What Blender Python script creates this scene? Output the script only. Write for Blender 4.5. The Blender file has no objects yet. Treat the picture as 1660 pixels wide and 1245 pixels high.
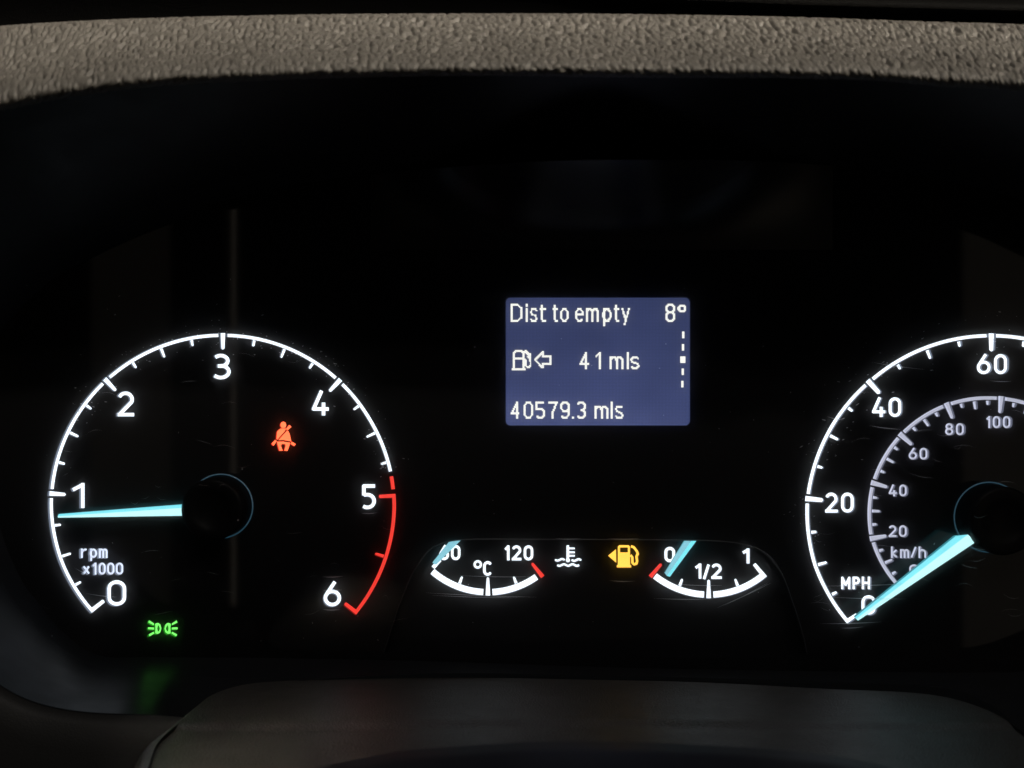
import bpy, bmesh, math, random
import numpy as np
from mathutils import Vector, Quaternion, geometry
R = math.radians
random.seed(7); rng = np.random.default_rng(7)
scene = bpy.context.scene
C = scene.collection

# ------------------------------------------------------------------ camera, world, lamps, exposure
S = 0.00018            # metres per unit of the dial drawing (the dial face is drawn in units of 0.18 mm)
D = 0.30               # camera to dial face
CX, CY = 830.0, 622.5  # point of the drawing straight ahead of the camera
cam_d = bpy.data.cameras.new('camera'); cam = bpy.data.objects.new('camera', cam_d); C.objects.link(cam)
cam.location = (0, -D, 0); cam.rotation_euler = (R(90), 0, 0)
cam_d.sensor_width = 36.0; cam_d.lens = 36.0 * D / (1660 * S)
cam_d.clip_start = 0.005; cam_d.clip_end = 50
cam_d.dof.use_dof = True; cam_d.dof.focus_distance = D; cam_d.dof.aperture_fstop = 18
scene.camera = cam
world = bpy.data.worlds.new('World'); scene.world = world; world.use_nodes = True
bg = world.node_tree.nodes['Background']
bg.inputs[0].default_value = (0.9, 0.95, 1.0, 1); bg.inputs[1].default_value = 0.0015

def area(name, loc, target, sx, sy, power, col, spread=180, roll=0):
    l = bpy.data.lights.new(name, 'AREA'); l.shape = 'RECTANGLE'; l.size = sx; l.size_y = sy
    l.energy = power; l.color = col; l.spread = R(spread)
    o = bpy.data.objects.new(name, l); C.objects.link(o); o.location = loc
    q = (Vector(target) - Vector(loc)).to_track_quat('-Z', 'Y') @ Quaternion((0, 0, 1), R(roll))
    o.rotation_euler = q.to_euler()
    return o
# daylight through a cabin window above and behind the driver
area('cabin_window_light', (0.80, -0.80, 0.78), (0.0, -0.07, 0.138), 0.6, 0.06, 0.42, (1.0, 0.885, 0.73), 7, -29)
# fill lamp added to lift the column cover and fascia
area('cabin_fill', (0.05, -0.75, 0.75), (0, -0.05, -0.09), 0.4, 0.3, 2.3, (1.0, 0.93, 0.85))
# the bright slits of the cabin that mirror in the dial face
area('door_gap_light', (-0.352, -1.0, 0.22), (-0.352, 0, 0.22), 0.005, 1.0, 0.020, (1.0, 0.86, 0.7))
area('side_window_light', (-0.482, -1.0, -0.05), (-0.482, 0, -0.05), 0.10, 1.1, 0.058, (1.0, 0.85, 0.68))
area('door_window_light', (0.90, -1.0, 0.0), (0.90, 0, 0.0), 0.66, 1.8, 1.15, (1.0, 0.85, 0.68))
# narrow lamp added to light one patch of the column cover
area('cover_spot_light', (-0.28, -0.95, 0.75), (-0.060, -0.082, -0.084), 0.03, 0.03, 0.009, (1.0, 0.88, 0.70), 3.4)
scene.view_settings.view_transform = 'Standard'; scene.view_settings.look = 'None'
scene.view_settings.exposure = 0; scene.view_settings.gamma = 1
scene.view_settings.use_curve_mapping = False
scene.render.engine = 'CYCLES'
scene.cycles.use_denoising = True
scene.cycles.max_bounces = 3; scene.cycles.diffuse_bounces = 2; scene.cycles.glossy_bounces = 2; scene.cycles.transparent_max_bounces = 8

# ------------------------------------------------------------------ helpers
def W(px, py, y=0.0):
    """a point of the drawing seen at depth y (metres behind the dial face; negative is nearer the driver)"""
    k = S * (D + y) / D
    return Vector(((px - CX) * k, y, -(py - CY) * k))

def tag(o, label=None, cat=None, group=None, kind=None):
    if label: o['label'] = label
    if cat: o['category'] = cat
    if group: o['group'] = group
    if kind: o['kind'] = kind
    return o

def empty(name, loc, label, cat, group=None):
    o = bpy.data.objects.new(name, None); C.objects.link(o); o.location = loc; o.empty_display_size = 0.01
    return tag(o, label, cat, group)

def mesh_obj(name, verts, faces, mats, parent=None, mat_idx=None, smooth=False):
    me = bpy.data.meshes.new(name)
    me.from_pydata([tuple(v) for v in verts], [], faces)
    for m in (mats if isinstance(mats, (list, tuple)) else [mats]): me.materials.append(m)
    if mat_idx is not None: me.polygons.foreach_set('material_index', mat_idx)
    if smooth: me.polygons.foreach_set('use_smooth', [True] * len(me.polygons))
    me.update()
    o = bpy.data.objects.new(name, me); C.objects.link(o)
    if parent is not None:
        o.parent = parent; o.matrix_parent_inverse = parent_inv(parent)
    return o

def parent_inv(p):
    from mathutils import Matrix
    m = Matrix.Translation(p.location)
    q = p
    while q.parent is not None: q = q.parent; 
    return Matrix.Translation(q.location).inverted() if p.type == 'EMPTY' else Matrix.Identity(4)

# ------------------------------------------------------------------ materials
def mat(name):
    m = bpy.data.materials.new(name); m.use_nodes = True
    nt = m.node_tree; b = nt.nodes['Principled BSDF']
    return m, nt, b

def plastic(name, col, rough, spec=0.5, bump=0.0, bscale=2000.0, rvar=0.0, coat=0.0, cvar=0.15, nscale=60):
    m, nt, b = mat(name)
    b.inputs['Roughness'].default_value = rough
    b.inputs['Specular IOR Level'].default_value = spec
    b.inputs['Coat Weight'].default_value = coat
    tc = nt.nodes.new('ShaderNodeTexCoord')
    n = nt.nodes.new('ShaderNodeTexNoise'); n.inputs['Scale'].default_value = nscale; n.inputs['Detail'].default_value = 2
    nt.links.new(tc.outputs['Object'], n.inputs['Vector'])
    r = nt.nodes.new('ShaderNodeMapRange'); r.inputs[3].default_value = 1 - cvar; r.inputs[4].default_value = 1 + cvar
    nt.links.new(n.outputs['Fac'], r.inputs[0])
    mx = nt.nodes.new('ShaderNodeVectorMath'); mx.operation = 'SCALE'; mx.inputs[0].default_value = col
    nt.links.new(r.outputs[0], mx.inputs['Scale']); nt.links.new(mx.outputs[0], b.inputs['Base Color'])
    if rvar:
        n3 = nt.nodes.new('ShaderNodeTexNoise'); n3.inputs['Scale'].default_value = 130; n3.inputs['Detail'].default_value = 3
        nt.links.new(tc.outputs['Object'], n3.inputs['Vector'])
        r2 = nt.nodes.new('ShaderNodeMapRange'); r2.inputs[1].default_value = .3; r2.inputs[2].default_value = .7
        r2.inputs[3].default_value = rough - rvar; r2.inputs[4].default_value = rough + rvar
        nt.links.new(n3.outputs['Fac'], r2.inputs[0]); nt.links.new(r2.outputs[0], b.inputs['Roughness'])
    if bump:
        n2 = nt.nodes.new('ShaderNodeTexNoise'); n2.inputs['Scale'].default_value = bscale; n2.inputs['Detail'].default_value = 1
        nt.links.new(tc.outputs['Object'], n2.inputs['Vector'])
        bp = nt.nodes.new('ShaderNodeBump'); bp.inputs['Strength'].default_value = bump; bp.inputs['Distance'].default_value = 0.0002
        nt.links.new(n2.outputs['Fac'], bp.inputs['Height']); nt.links.new(bp.outputs[0], b.inputs['Normal'])
    return m

def glow(name, col, strength, var=0.06, base=(0.06, 0.06, 0.06)):
    """a backlit translucent plastic; the light varies a little along it"""
    m, nt, b = mat(name)
    b.inputs['Base Color'].default_value = (*base, 1); b.inputs['Roughness'].default_value = 0.5
    b.inputs['Emission Color'].default_value = (*col, 1)
    tc = nt.nodes.new('ShaderNodeTexCoord')
    n = nt.nodes.new('ShaderNodeTexNoise'); n.inputs['Scale'].default_value = 140; n.inputs['Detail'].default_value = 2
    nt.links.new(tc.outputs['Object'], n.inputs['Vector'])
    r = nt.nodes.new('ShaderNodeMapRange'); r.inputs[1].default_value = .3; r.inputs[2].default_value = .7
    r.inputs[3].default_value = strength * (1 - var); r.inputs[4].default_value = strength * (1 + var)
    nt.links.new(n.outputs['Fac'], r.inputs[0]); nt.links.new(r.outputs[0], b.inputs['Emission Strength'])
    if 'edge' in name or 'ring' in name or 'side' in name or name == 'lcd_text': m.cycles.emission_sampling = 'NONE'
    return m

def clear_edge(name, col, strength):
    """the clear side of a moulded mark: see-through, carrying a little of the light"""
    m, nt, b = mat(name); nt.nodes.remove(b)
    t = nt.nodes.new('ShaderNodeBsdfTransparent'); e = nt.nodes.new('ShaderNodeEmission')
    e.inputs[0].default_value = (*col, 1); e.inputs[1].default_value = strength
    a = nt.nodes.new('ShaderNodeAddShader'); nt.links.new(t.outputs[0], a.inputs[0]); nt.links.new(e.outputs[0], a.inputs[1])
    nt.links.new(a.outputs[0], nt.nodes['Material Output'].inputs['Surface'])
    m.cycles.emission_sampling = 'NONE'
    return m

M = {}
M['dial'] = plastic('dial_black', (0.004, 0.004, 0.0045), 0.04, 0.12)
M['pod'] = plastic('pod_black', (0.005, 0.005, 0.006), 0.14, 0.15)
M['rim'] = plastic('rim_black', (0.014, 0.0145, 0.016), 0.3, 0.35)
M['liner'] = plastic('liner_black', (0.008, 0.0085, 0.010), 0.40, 0.17, bump=0.05, bscale=1500, rvar=0.04)
M['fascia'] = plastic('fascia_black', (0.014, 0.014, 0.014), 0.55, 0.2, bump=0.3, bscale=2600, rvar=0.05)
M['cowl'] = plastic('cowl_black', (0.030, 0.0285, 0.027), 0.40, 0.5, cvar=0.6, nscale=1900, bump=1.0, bscale=2000, rvar=0.05)  # the fine colour speckle paints in glints of the grain
M['reflector'] = plastic('reflector_black', (0.005, 0.005, 0.006), 0.36, 0.2)
M['hub'] = plastic('hub_black', (0.0018, 0.0018, 0.002), 0.45, 0.04)
M['wheel'] = plastic('wheel_black', (0.008, 0.009, 0.013), 0.5, 0.4, bump=0.1, bscale=2500)
M['hood'] = plastic('hood_grain', (0.088, 0.083, 0.075), 0.55, 0.45, bump=0.25, bscale=3500, cvar=0.2)
M['dash'] = plastic('dash_grain', (0.003, 0.0029, 0.0028), 0.7, 0.08, bump=0.6, bscale=2200)
M['white'] = glow('backlit_white', (0.88, 0.95, 1.0), 1.32)
M['white_wall'] = clear_edge('backlit_white_edge', (0.48, 0.58, 0.78), 0.34)
M['lilac'] = glow('backlit_lilac', (0.55, 0.57, 0.70), 0.86)
M['lilac_wall'] = clear_edge('backlit_lilac_edge', (0.40, 0.44, 0.62), 0.30)
M['pale'] = glow('backlit_pale', (0.70, 0.76, 0.92), 1.0)
M['red'] = glow('backlit_red', (1.0, 0.045, 0.03), 0.92)
M['red_wall'] = clear_edge('backlit_red_edge', (1.0, 0.03, 0.02), 0.25)
M['cyan'] = glow('needle_cyan', (0.22, 0.86, 0.98), 1.0, 0.05)
M['cyan_pale'] = glow('needle_pale', (0.56, 0.98, 1.0), 1.1, 0.05)
M['cyan_side'] = glow('needle_side', (0.05, 0.42, 0.52), 0.55, 0.05)
M['cyan_dim'] = glow('needle_small', (0.30, 0.72, 0.86), 0.85, 0.05)
M['orange'] = glow('lamp_orange', (1.0, 0.16, 0.055), 1.85)
M['orange_wall'] = clear_edge('lamp_orange_edge', (0.9, 0.02, 0.015), 0.6)
M['green'] = glow('lamp_green', (0.23, 0.95, 0.17), 1.15)
M['green_wall'] = clear_edge('lamp_green_edge', (0.03, 0.5, 0.02), 0.5)
M['amber'] = glow('lamp_amber', (1.0, 0.60, 0.085), 1.4)
M['amber_wall'] = clear_edge('lamp_amber_edge', (0.7, 0.22, 0.01), 0.5)
M['ring'] = glow('leak_ring_glow', (0.10, 0.36, 0.55), 0.11)  # blue light leaking under the hubs, put in as emission
M['lcd_text'] = glow('lcd_text', (0.95, 0.95, 0.88), 1.15, 0.04)

def dust_mat():
    m, nt, b = mat('dust_specks')
    tr = nt.nodes.new('ShaderNodeBsdfTranslucent'); tr.inputs[0].default_value = (.8, .82, .85, 1)
    df = nt.nodes.new('ShaderNodeBsdfDiffuse'); df.inputs[0].default_value = (.6, .6, .6, 1)
    mx = nt.nodes.new('ShaderNodeMixShader'); mx.inputs[0].default_value = .3
    nt.links.new(tr.outputs[0], mx.inputs[1]); nt.links.new(df.outputs[0], mx.inputs[2])
    nt.links.new(mx.outputs[0], nt.nodes['Material Output'].inputs['Surface'])
    return m
M['dust'] = dust_mat()

def lcd_mat():
    m, nt, b = mat('lcd_panel')
    b.inputs['Base Color'].default_value = (.02, .02, .03, 1); b.inputs['Roughness'].default_value = 0.3
    tc = nt.nodes.new('ShaderNodeTexCoord'); sep = nt.nodes.new('ShaderNodeSeparateXYZ')
    nt.links.new(tc.outputs['Object'], sep.inputs[0])
    pitch = 2.33 * S
    def line(sock):
        a = nt.nodes.new('ShaderNodeMath'); a.operation = 'DIVIDE'; a.inputs[1].default_value = pitch; nt.links.new(sock, a.inputs[0])
        f = nt.nodes.new('ShaderNodeMath'); f.operation = 'FRACT'; nt.links.new(a.outputs[0], f.inputs[0])
        g = nt.nodes.new('ShaderNodeMath'); g.operation = 'LESS_THAN'; g.inputs[1].default_value = 0.28; nt.links.new(f.outputs[0], g.inputs[0])
        return g.outputs[0]
    mxx = nt.nodes.new('ShaderNodeMath'); mxx.operation = 'MAXIMUM'
    nt.links.new(line(sep.outputs['X']), mxx.inputs[0]); nt.links.new(line(sep.outputs['Z']), mxx.inputs[1])
    mr = nt.nodes.new('ShaderNodeMapRange'); mr.inputs[3].default_value = 1.0; mr.inputs[4].default_value = 0.42
    nt.links.new(mxx.outputs[0], mr.inputs[0])
    # the backlight sits along the lower edge of the panel: a little stronger there
    gz = nt.nodes.new('ShaderNodeMapRange'); gz.inputs[1].default_value = -110 * S; gz.inputs[2].default_value = 60 * S
    gz.inputs[3].default_value = 1.28; gz.inputs[4].default_value = 0.80; nt.links.new(sep.outputs['Z'], gz.inputs[0])
    n = nt.nodes.new('ShaderNodeTexNoise'); n.inputs['Scale'].default_value = 55; nt.links.new(tc.outputs['Object'], n.inputs['Vector'])
    nr = nt.nodes.new('ShaderNodeMapRange'); nr.inputs[1].default_value = .3; nr.inputs[2].default_value = .7
    nr.inputs[3].default_value = .88; nr.inputs[4].default_value = 1.12; nt.links.new(n.outputs['Fac'], nr.inputs[0])
    m1 = nt.nodes.new('ShaderNodeMath'); m1.operation = 'MULTIPLY'; nt.links.new(mr.outputs[0], m1.inputs[0]); nt.links.new(gz.outputs[0], m1.inputs[1])
    m2 = nt.nodes.new('ShaderNodeMath'); m2.operation = 'MULTIPLY'; nt.links.new(m1.outputs[0], m2.inputs[0]); nt.links.new(nr.outputs[0], m2.inputs[1])
    b.inputs['Emission Color'].default_value = (0.062, 0.083, 0.215, 1)
    nt.links.new(m2.outputs[0], b.inputs['Emission Strength'])
    return m
M['lcd'] = lcd_mat()

# ------------------------------------------------------------------ drawing: strokes -> outlines
def arc(cx, cy, rx, ry, a0, a1, n=14):
    return [(cx + rx * math.cos(R(a0 + (a1 - a0) * i / n)), cy + ry * math.sin(R(a0 + (a1 - a0) * i / n))) for i in range(n + 1)]
def rrect(x0, y0, x1, y1, rx, ry):
    return (arc(x1 - rx, y1 - ry, rx, ry, 0, 90, 6) + arc(x0 + rx, y1 - ry, rx, ry, 90, 180, 6)
            + arc(x0 + rx, y0 + ry, rx, ry, 180, 270, 6) + arc(x1 - rx, y0 + ry, rx, ry, 270, 360, 6))
# centre lines in a unit box (x right, y up); (points, closed, lengthen start, lengthen end)
G = {
 '0': (.62, [(rrect(0, 0, 1, 1, .5, .30), True, 0, 0)]),
 '1': (.36, [([(-.02, .76), (1, 1)], False, 0, 0), ([(1, 1), (1, 0)], False, 1, 1)]),
 '2': (.62, [(arc(.48, .70, .50, .30, 155, -20, 14) + [(0, 0)], False, 0, 0), ([(0, 0), (1, 0)], False, 1, 1)]),
 '3': (.62, [(arc(.42, .76, .50, .24, 140, -90, 14), False, 0, 0), (arc(.42, .27, .58, .27, 90, -140, 14), False, 0, 0), ([(.2, .525), (.45, .525)], False, 0, 0)]),
 '4': (.66, [([(.55, 1), (0, .22), (1, .22)], False, 1, 1), ([(.74, .52), (.74, 0)], False, 0, 1)]),
 '5': (.58, [([(.92, 1), (.06, 1), (.06, .56)], False, 1, 0), ([(.06, .585)] + arc(.38, .30, .62, .30, 100, -128, 14), False, 0, 0)]),
 '6': (.66, [(arc(.5, .31, .5, .31, 0, 360, 24)[:-1], True, 0, 0), ([(.06, .42), (.12, .52), (.62, 1.0)], False, 0, 1)]),
 '7': (.60, [([(0, 1), (1, 1), (.35, 0)], False, 1, 1)]),
 '8': (.64, [(arc(.5, .76, .43, .24, 0, 360, 22)[:-1], True, 0, 0), (arc(.5, .27, .5, .27, 0, 360, 22)[:-1], True, 0, 0)]),
 '9': (.64, [(arc(.5, .70, .5, .30, 0, 360, 22)[:-1], True, 0, 0), ([(1, .70), (1, .35)] + arc(.5, .30, .5, .30, 0, -125, 10), False, 0, 0)]),
 '.': (.12, [([(.5, 0), (.5, .02)], False, 1, 1)]),
 '/': (.42, [([(0, -.05), (1, 1.05)], False, 0, 0)]),
 'C': (.60, [(arc(.5, .70, .5, .30, 30, 180, 10) + arc(.5, .30, .5, .30, 180, 330, 10), False, 0, 0)]),
 'deg': (.5, [(arc(.5, .5, .5, .5, 0, 360, 20)[:-1], True, 0, 0)]),
 # letters, drawn to the cap height with their x-height at .72
 'r': (.34, [([(0, 0), (0, .72)], False, 1, 1), ([(0, .45)] + arc(.75, .42, .7, .30, 150, 80, 6), False, 0, 0)]),
 'p': (.50, [([(0, -.28), (0, .72)], False, 1, 1), (arc(.42, .36, .52, .36, 0, 360, 20)[:-1], True, 0, 0)]),
 'm': (.80, [([(0, 0), (0, .72)], False, 1, 1), (arc(.25, .52, .25, .20, 180, 0, 8) + [(.5, 0)], False, 0, 1), (arc(.75, .52, .25, .20, 180, 0, 8) + [(1, 0)], False, 0, 1)]),
 'x': (.52, [([(0, 0), (1, .72)], False, 0, 0), ([(0, .72), (1, 0)], False, 0, 0)]),
 'k': (.46, [([(0, 0), (0, 1)], False, 1, 1), ([(.92, .72), (.08, .36), (.98, 0)], False, 0, 0)]),
 'h': (.50, [([(0, 0), (0, 1)], False, 1, 1), (arc(.5, .45, .5, .27, 180, 0, 10) + [(1, 0)], False, 0, 1)]),
 'M': (.80, [([(0, 0), (0, 1), (.5, .30), (1, 1), (1, 0)], False, 1, 1)]),
 'P': (.58, [([(0, 0), (0, 1)], False, 1, 1), ([(0, 1), (.55, 1)] + arc(.55, .73, .45, .27, 90, -90, 10) + [(0, .46)], False, 0, 0)]),
 'H': (.62, [([(0, 0), (0, 1)], False, 1, 1), ([(1, 0), (1, 1)], False, 1, 1), ([(0, .5), (1, .5)], False, 0, 0)]),
 # angular letters of the matrix display
 'D': (.62, [([(0, 0), (0, 1), (.6, 1), (1, .78), (1, .22), (.6, 0)], True, 0, 0)]),
 'i': (.10, [([(.5, 0), (.5, .70)], False, 1, 1), ([(.5, .96), (.5, .99)], False, 1, 1)]),
 's': (.46, [([(1, .62), (.75, .72), (.25, .72), (0, .56), (.2, .42), (.8, .31), (1, .16), (.75, 0), (.25, 0), (0, .12)], False, 0, 0)]),
 't': (.34, [([(.36, .92), (.36, .12), (.60, 0), (1, 0)], False, 1, 1), ([(0, .70), (1, .70)], False, 1, 1)]),
 'o': (.46, [([(.3, 0), (0, .2), (0, .52), (.3, .72), (.7, .72), (1, .52), (1, .2), (.7, 0)], True, 0, 0)]),
 'e': (.50, [([(.02, .37), (1, .37), (1, .54), (.7, .72), (.3, .72), (0, .54), (0, .18), (.3, 0), (.7, 0), (.98, .12)], False, 0, 0)]),
 'y': (.52, [([(0, .72), (.5, .05)], False, 1, 0), ([(1, .72), (.36, -.20), (.12, -.24)], False, 1, 0)]),
 'l': (.10, [([(.5, 0), (.5, 1)], False, 1, 1)]),
}
G['q4'] = (.62, [([(.68, 1), (0, .28), (0, .26), (1, .26)], False, 0, 0), ([(.68, 1), (.68, 0)], False, 1, 1)])
G['q0'] = (.56, [([(.3, 0), (0, .2), (0, .8), (.3, 1), (.7, 1), (1, .8), (1, .2), (.7, 0)], True, 0, 0)])
G['q5'] = (.56, [([(1, 1), (.04, 1), (.04, .60), (.65, .60), (1, .42), (1, .18), (.68, 0), (.3, 0), (0, .14)], False, 0, 0)])
G['q7'] = (.58, [([(0, 1), (1, 1), (.45, .35), (.45, 0)], False, 0, 1)])
G['q9'] = (.56, [([(1, .64), (.72, .46), (.28, .46), (0, .62), (0, .82), (.3, 1), (.7, 1), (1, .82), (1, .22), (.7, 0), (.25, 0), (.02, .12)], False, 0, 0)])
G['q3'] = (.56, [([(0, .86), (.3, 1), (.72, 1), (1, .84), (1, .66), (.72, .53), (.4, .53)], False, 0, 0), ([(.72, .53), (1, .38), (1, .16), (.7, 0), (.28, 0), (0, .14)], False, 0, 0)])
G['q8'] = (.58, [([(.3, .53), (.04, .68), (.04, .85), (.32, 1), (.68, 1), (.96, .85), (.96, .68), (.7, .53)], True, 0, 0), ([(.3, .53), (0, .38), (0, .16), (.3, 0), (.7, 0), (1, .16), (1, .38), (.7, .53)], True, 0, 0)])
G['q1'] = (.26, [([(0, .80), (1, 1)], False, 0, 0), ([(1, 1), (1, 0)], False, 1, 1)])

def sdf_path(X, Y, pts, closed, t0, t1, h):
    """distance to a stroke of half width h; square ends, optionally lengthened"""
    P = [np.array(p, float) for p in pts]
    if not closed:
        if t0:
            d = P[0] - P[1]; P[0] = P[0] + d / (np.hypot(*d) + 1e-9) * h * t0
        if t1:
            d = P[-1] - P[-2]; P[-1] = P[-1] + d / (np.hypot(*d) + 1e-9) * h * t1
    out = np.full(X.shape, 1e9)
    n = len(P)
    for i in range(n if closed else n - 1):
        a, b = P[i], P[(i + 1) % n]; ab = b - a; L2 = ab @ ab
        if L2 < 1e-9: continue
        u = np.clip(((X - a[0]) * ab[0] + (Y - a[1]) * ab[1]) / L2, 0, 1)
        d = np.hypot(X - a[0] - u * ab[0], Y - a[1] - u * ab[1]) - h
        e = ab / math.sqrt(L2)
        if not closed and i == 0: d = np.maximum(d, -((X - a[0]) * e[0] + (Y - a[1]) * e[1]))
        if not closed and i == n - 2: d = np.maximum(d, (X - b[0]) * e[0] + (Y - b[1]) * e[1])
        out = np.minimum(out, d)
    return out

def dp(P, eps):
    if len(P) < 3: return P
    a, b = np.array(P[0]), np.array(P[-1]); ab = b - a; L = np.hypot(*ab)
    Q = np.array(P)
    d = np.abs((Q[:, 0] - a[0]) * ab[1] - (Q[:, 1] - a[1]) * ab[0]) / L if L > 1e-9 else np.hypot(*(Q - a).T)
    k = int(d.argmax())
    if d[k] < eps: return [P[0], P[-1]]
    return dp(P[:k + 1], eps)[:-1] + dp(P[k:], eps)

def contour(F, x0, y0, st, eps=0.07):
    """zero contour of a field on a grid as closed loops"""
    nx, ny = F.shape[1], F.shape[0]
    ins = F < 0
    code = ins[:-1, :-1] * 1 + ins[:-1, 1:] * 2 + ins[1:, 1:] * 4 + ins[1:, :-1] * 8
    nxt = {}
    T = {1: [(3, 0)], 2: [(0, 1)], 3: [(3, 1)], 4: [(1, 2)], 5: [(3, 0), (1, 2)], 6: [(0, 2)], 7: [(3, 2)], 8: [(2, 3)], 9: [(2, 0)],
         10: [(0, 1), (2, 3)], 11: [(2, 1)], 12: [(1, 3)], 13: [(1, 0)], 14: [(0, 3)]}
    def key(j, i, e): return {0: ('h', j, i), 1: ('v', j, i + 1), 2: ('h', j + 1, i), 3: ('v', j, i)}[e]
    for j, i in zip(*np.nonzero((code > 0) & (code < 15))):
        for a, b in T[int(code[j, i])]: nxt[key(j, i, a)] = key(j, i, b)
    def pt(k):
        t, j, i = k
        if t == 'h':
            a, b = F[j, i], F[j, i + 1]; return (x0 + (i + a / (a - b)) * st, y0 + j * st)
        a, b = F[j, i], F[j + 1, i]; return (x0 + i * st, y0 + (j + a / (a - b)) * st)
    loops = []
    while nxt:
        k0 = next(iter(nxt)); k = k0; L = []
        while k in nxt:
            L.append(pt(k)); k = nxt.pop(k)
        if len(L) > 4:
            m = len(L) // 2
            L = dp(L[:m + 1], eps)[:-1] + dp(L[m:] + [L[0]], eps)[:-1]
            out = [L[0]]
            for p in L[1:]:
                if math.hypot(p[0] - out[-1][0], p[1] - out[-1][1]) > 0.02: out.append(p)
            if len(out) > 3: loops.append(out)
    return loops

def outline(paths, st=0.5):
    """union of strokes [(pts, closed, t0, t1, half width)] in drawing units -> loops"""
    A = np.array([p for q in paths for p in q[0]]); pad = max(q[4] for q in paths) * 2 + 2
    x0, y0 = A.min(0) - pad; x1, y1 = A.max(0) + pad
    X, Y = np.meshgrid(np.arange(x0, x1, st), np.arange(y0, y1, st))
    F = np.full(X.shape, 1e9)
    for q in paths: F = np.minimum(F, sdf_path(X, Y, *q))
    F[np.abs(F) < 1e-7] = 1e-6
    return contour(F, x0, y0, st)

def glyph(ch, x0, y0, x1, y1, t):
    """outline of a character whose cap box is the given one (y down)"""
    h = t / 2
    paths = []
    for pts, closed, e0, e1 in G[ch][1]:
        Q = [(x0 + h + u * max(x1 - x0 - t, 0.01), y1 - h - v * (y1 - y0 - t)) for u, v in pts]
        paths.append((Q, closed, e0, e1, h))
    return outline(paths)

def layout(chars, x0, x1, H, gap):
    """boxes of the characters of a word stretched to x0..x1"""
    ws = [G[c][0] if c != ' ' else .34 for c in chars]
    k = (x1 - x0) / (sum(ws) + gap * (len(ws) - 1))
    out, x = [], x0
    for c, w in zip(chars, ws):
        out.append((c, x, x + w * k)); x += (w + gap) * k
    return out

def fill(loops):
    co, fc, n = [], [], 0
    for L in loops:
        co += [Vector((p[0], p[1])) for p in L]; fc.append(list(range(n, n + len(L)))); n += len(L)
    ed = [(f[i], f[(i + 1) % len(f)]) for f in fc for i in range(len(f))]
    v, e, f, *_ = geometry.delaunay_2d_cdt(co, ed, [], 1, 1e-5)
    P = np.array([(p.x, p.y) for p in v]); F = np.array([q for q in f if len(q) == 3])
    cen = P[F].mean(1); inside = np.zeros(len(cen), bool)
    for L in loops:                      # keep the triangles that lie inside an odd number of loops
        Q = np.array(L); lo, hi = Q.min(0), Q.max(0)
        sel = np.nonzero(((cen > lo) & (cen < hi)).all(1))[0]
        if not len(sel): continue
        c = cen[sel]; A = Q; B = np.roll(Q, -1, 0)
        cr = ((A[None, :, 1] > c[:, None, 1]) != (B[None, :, 1] > c[:, None, 1])) & \
             (c[:, None, 0] < (B[None, :, 0] - A[None, :, 0]) * (c[:, None, 1] - A[None, :, 1]) / (B[None, :, 1] - A[None, :, 1] + 1e-12) + A[None, :, 0])
        inside[sel] ^= (cr.sum(1) % 2).astype(bool)
    return [tuple(p) for p in P.tolist()], F[inside].tolist()

# the two planes that carry lit openings: (depth of the face, depth of the opening)
PLANE = {'main': (0.0, 0.0012), 'pod': (0.008, 0.0007)}
HOLES = {'main': [], 'pod': []}

def lit(name, loops, plane, m, mw, parent, floor_y=None):
    """a backlit mark: bright face in an opening of the plate, with clear moulded sides standing up from it"""
    y0, d = PLANE[plane]
    HOLES[plane] += loops
    V, Fc, mi = [], [], []
    k = S * (D + y0) / D
    pos = lambda p, y: Vector(((p[0] - CX) * k, y, -(p[1] - CY) * k))
    v2, f2 = fill(loops)
    V += [pos(p, y0 + .00004) for p in v2]; Fc += f2; mi += [0] * len(f2)
    for L in loops:
        b = len(V); n = len(L)
        V += [pos(p, y0 + .00004) for p in L] + [pos(p, y0 - d) for p in L]
        for i in range(n):
            j = (i + 1) % n
            Fc.append([b + i, b + j, b + n + j, b + n + i]); mi.append(1)
    o = mesh_obj(name, V, Fc, [m, mw], parent, mi)
    return o

def word(chars, box, t, plane, m, mw, parent, gap=.22, name=None):
    x0, y0, x1, y1 = box
    for c, a, b in layout(chars, x0, x1, y1 - y0, gap):
        if c == ' ': continue
        nm = name or ('numeral' if c[-1].isdigit() else 'letter')
        lit(nm, glyph(c, a, y0, b, y1, t), plane, m, mw, parent)

def polar(c, r, a): return (c[0] + r * math.sin(R(a)), c[1] - r * math.cos(R(a)))

def rtab(tab):
    xs = [a for a, _ in tab]; ys = [b for _, b in tab]
    return lambda a: float(np.interp(a, xs, ys))

def tick(c, Rf, a, r0, r1, w0, w1):
    """tapering tick from r0 (outer, distance inwards from the arc's outer edge) to r1"""
    d = (math.sin(R(a)), -math.cos(R(a))); n = (-d[1], d[0]); ro = Rf(a)
    pts = []
    for r, w, s in ((r0, w0, 1), (r1, w1, 1), (r1, w1, -1), (r0, w0, -1)):
        q = (c[0] + d[0] * (ro - r) + n[0] * s * w / 2, c[1] + d[1] * (ro - r) + n[1] * s * w / 2)
        pts.append(q)
    # slightly rounded inner end
    p1, p2 = pts[1], pts[2]; m = ((p1[0] + p2[0]) / 2 - d[0] * w1 * .35, (p1[1] + p2[1]) / 2 - d[1] * w1 * .35)
    pts.insert(2, m)
    return [pts]

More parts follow.
